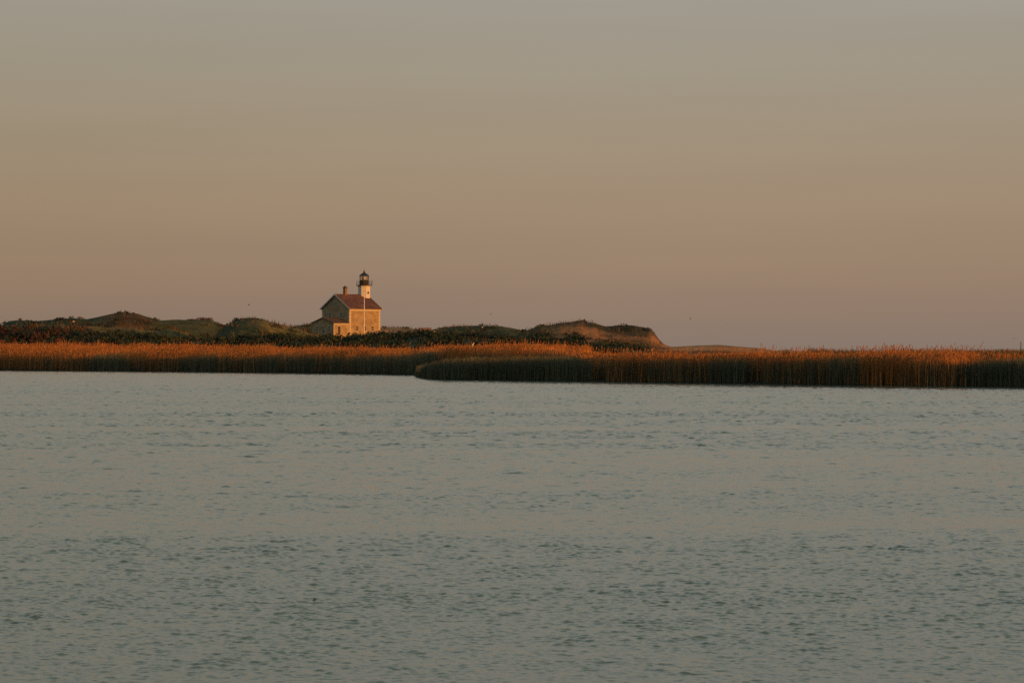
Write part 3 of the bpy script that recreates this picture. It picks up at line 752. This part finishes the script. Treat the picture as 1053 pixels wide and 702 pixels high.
# added dark bit on the water, standing in for a ripple's shadow
for px, py, l, lab in ((323.5, 619, .035, 'tiny dark bit standing in for a ripple shadow on the near water'),):
    D = CAMZ*F/(py-HZ)
    d = MB().bar((-l/2, 0, .0), (l*.1, .01, .018), .010, 7).bar((l*.05, .0, .008), (l/2, -.01, .014), .008, 7).build('dark_bit', M['dark_bit'])
    d.location = (X_at(px, D), D, .02); tag(d, lab, 'dark_bit')

# ------------------------------------------------------------------ light
def srgb(r, g, b):
    f = lambda c: (c/255/12.92) if c/255 <= .04045 else ((c/255+.055)/1.055)**2.4
    return (f(r), f(g), f(b))
w = bpy.data.worlds.new('World'); S.world = w; w.use_nodes = True
nt = w.node_tree; bg = nt.nodes['Background']
sky = node(nt, 'ShaderNodeTexSky'); sky.sky_type = 'NISHITA'; sky.sun_disc = False
sky.sun_elevation = SUN_EL; sky.sun_rotation = math.pi-SUN_AZ
sky.air_density = 1; sky.dust_density = 2; sky.ozone_density = 1
tc = node(nt, 'ShaderNodeTexCoord'); sx = node(nt, 'ShaderNodeSeparateXYZ'); nt.links.new(tc.outputs['Generated'], sx.inputs[0])
# air colour by height above the horizon
mr = node(nt, 'ShaderNodeMapRange'); mr.inputs['From Min'].default_value = 0; mr.inputs['From Max'].default_value = 1
pw = node(nt, 'ShaderNodeMath', operation='POWER'); pw.inputs[1].default_value = .5; pw.use_clamp = True
mxz = node(nt, 'ShaderNodeMath', operation='MAXIMUM'); mxz.inputs[1].default_value = 0.0
nt.links.new(sx.outputs[2], mxz.inputs[0]); nt.links.new(mxz.outputs[0], pw.inputs[0])
E = lambda z: math.sqrt(z)
rs = ramp(nt, [(0, srgb(132, 117, 107)), (E(.008), srgb(137, 119, 106)), (E(.017), srgb(144, 121, 105)), (E(.030), srgb(150, 127, 107)), (E(.055), srgb(155, 133, 112)),
               (E(.083), srgb(155, 141, 122)), (E(.106), srgb(154, 145, 131)), (E(.125), srgb(154, 147, 137)), (E(.22), srgb(174, 171, 160)), (E(.42), srgb(174, 178, 169)), (E(.7), srgb(128, 148, 150)), (1, srgb(96, 122, 134))], 'B_SPLINE')
nt.links.new(pw.outputs[0], rs.inputs[0])
# thin high cloud veils, long and faint
mp = node(nt, 'ShaderNodeMapping'); mp.inputs['Scale'].default_value = (3.0, 3.0, 42); mp.inputs['Rotation'].default_value = (0, math.radians(1.2), 0)
nt.links.new(tc.outputs['Generated'], mp.inputs[0])
nz = node(nt, 'ShaderNodeTexNoise'); nz.inputs['Scale'].default_value = 1.6; nz.inputs['Detail'].default_value = 5; nz.inputs['Roughness'].default_value = .5
nt.links.new(mp.outputs[0], nz.inputs['Vector'])
rv = ramp(nt, [(.3, (.972, .972, .976)), (.7, (1.028, 1.024, 1.02))]); nt.links.new(nz.outputs['Fac'], rv.inputs[0])
mv = node(nt, 'ShaderNodeMix', data_type='RGBA', blend_type='MULTIPLY'); mv.inputs[0].default_value = 1
nt.links.new(rs.outputs[0], mv.inputs[6]); nt.links.new(rv.outputs[0], mv.inputs[7])
# a touch browner and dimmer away from the sun's side
ra = node(nt, 'ShaderNodeMapRange'); ra.inputs['From Min'].default_value = -.20; ra.inputs['From Max'].default_value = .06
nt.links.new(sx.outputs[0], ra.inputs['Value'])
rz = ramp(nt, [(0, (.955, .94, .915)), (1, (1.01, 1.01, 1.015))], 'EASE'); nt.links.new(ra.outputs[0], rz.inputs[0])
mz = node(nt, 'ShaderNodeMix', data_type='RGBA', blend_type='MULTIPLY'); mz.inputs[0].default_value = 1
nt.links.new(mv.outputs[2], mz.inputs[6]); nt.links.new(rz.outputs[0], mz.inputs[7])
# the physical sky adds the warm glow on the sun's side
sk = node(nt, 'ShaderNodeMix', data_type='RGBA', blend_type='MULTIPLY'); sk.inputs[0].default_value = 1; sk.inputs[7].default_value = (.012, .012, .012, 1)
nt.links.new(sky.outputs[0], sk.inputs[6])
ad = node(nt, 'ShaderNodeMix', data_type='RGBA', blend_type='ADD'); ad.inputs[0].default_value = 1
nt.links.new(mz.outputs[2], ad.inputs[6]); nt.links.new(sk.outputs[2], ad.inputs[7])
nt.links.new(ad.outputs[2], bg.inputs[0]); bg.inputs[1].default_value = 1.0

sl = bpy.data.lights.new('sun', 'SUN'); sl.energy = 5.0; sl.angle = math.radians(.5); sl.color = (1.0, .36, .06)
so = bpy.data.objects.new('sun', sl); COL.objects.link(so); so.rotation_euler = (-SUN).to_track_quat('-Z', 'Y').to_euler()
so.location = (300, -200, 60)

# ------------------------------------------------------------------ camera
cd = bpy.data.cameras.new('camera'); cam = bpy.data.objects.new('camera', cd); COL.objects.link(cam)
cd.sensor_width = 36; cd.lens = F/1053*36; cd.shift_y = (HZ-351)/1053
cam.location = (0, 0, CAMZ); cam.rotation_euler = (math.radians(90), 0, 0)
cd.clip_start = .1; cd.clip_end = 30000
S.camera = cam
S.view_settings.view_transform = 'Standard'; S.view_settings.look = 'None'; S.view_settings.exposure = 0; S.view_settings.gamma = 1
S.view_settings.use_curve_mapping = False
S.render.engine = 'CYCLES'
S.cycles.max_bounces = 6; S.cycles.transparent_max_bounces = 8
S.cycles.use_denoising = False
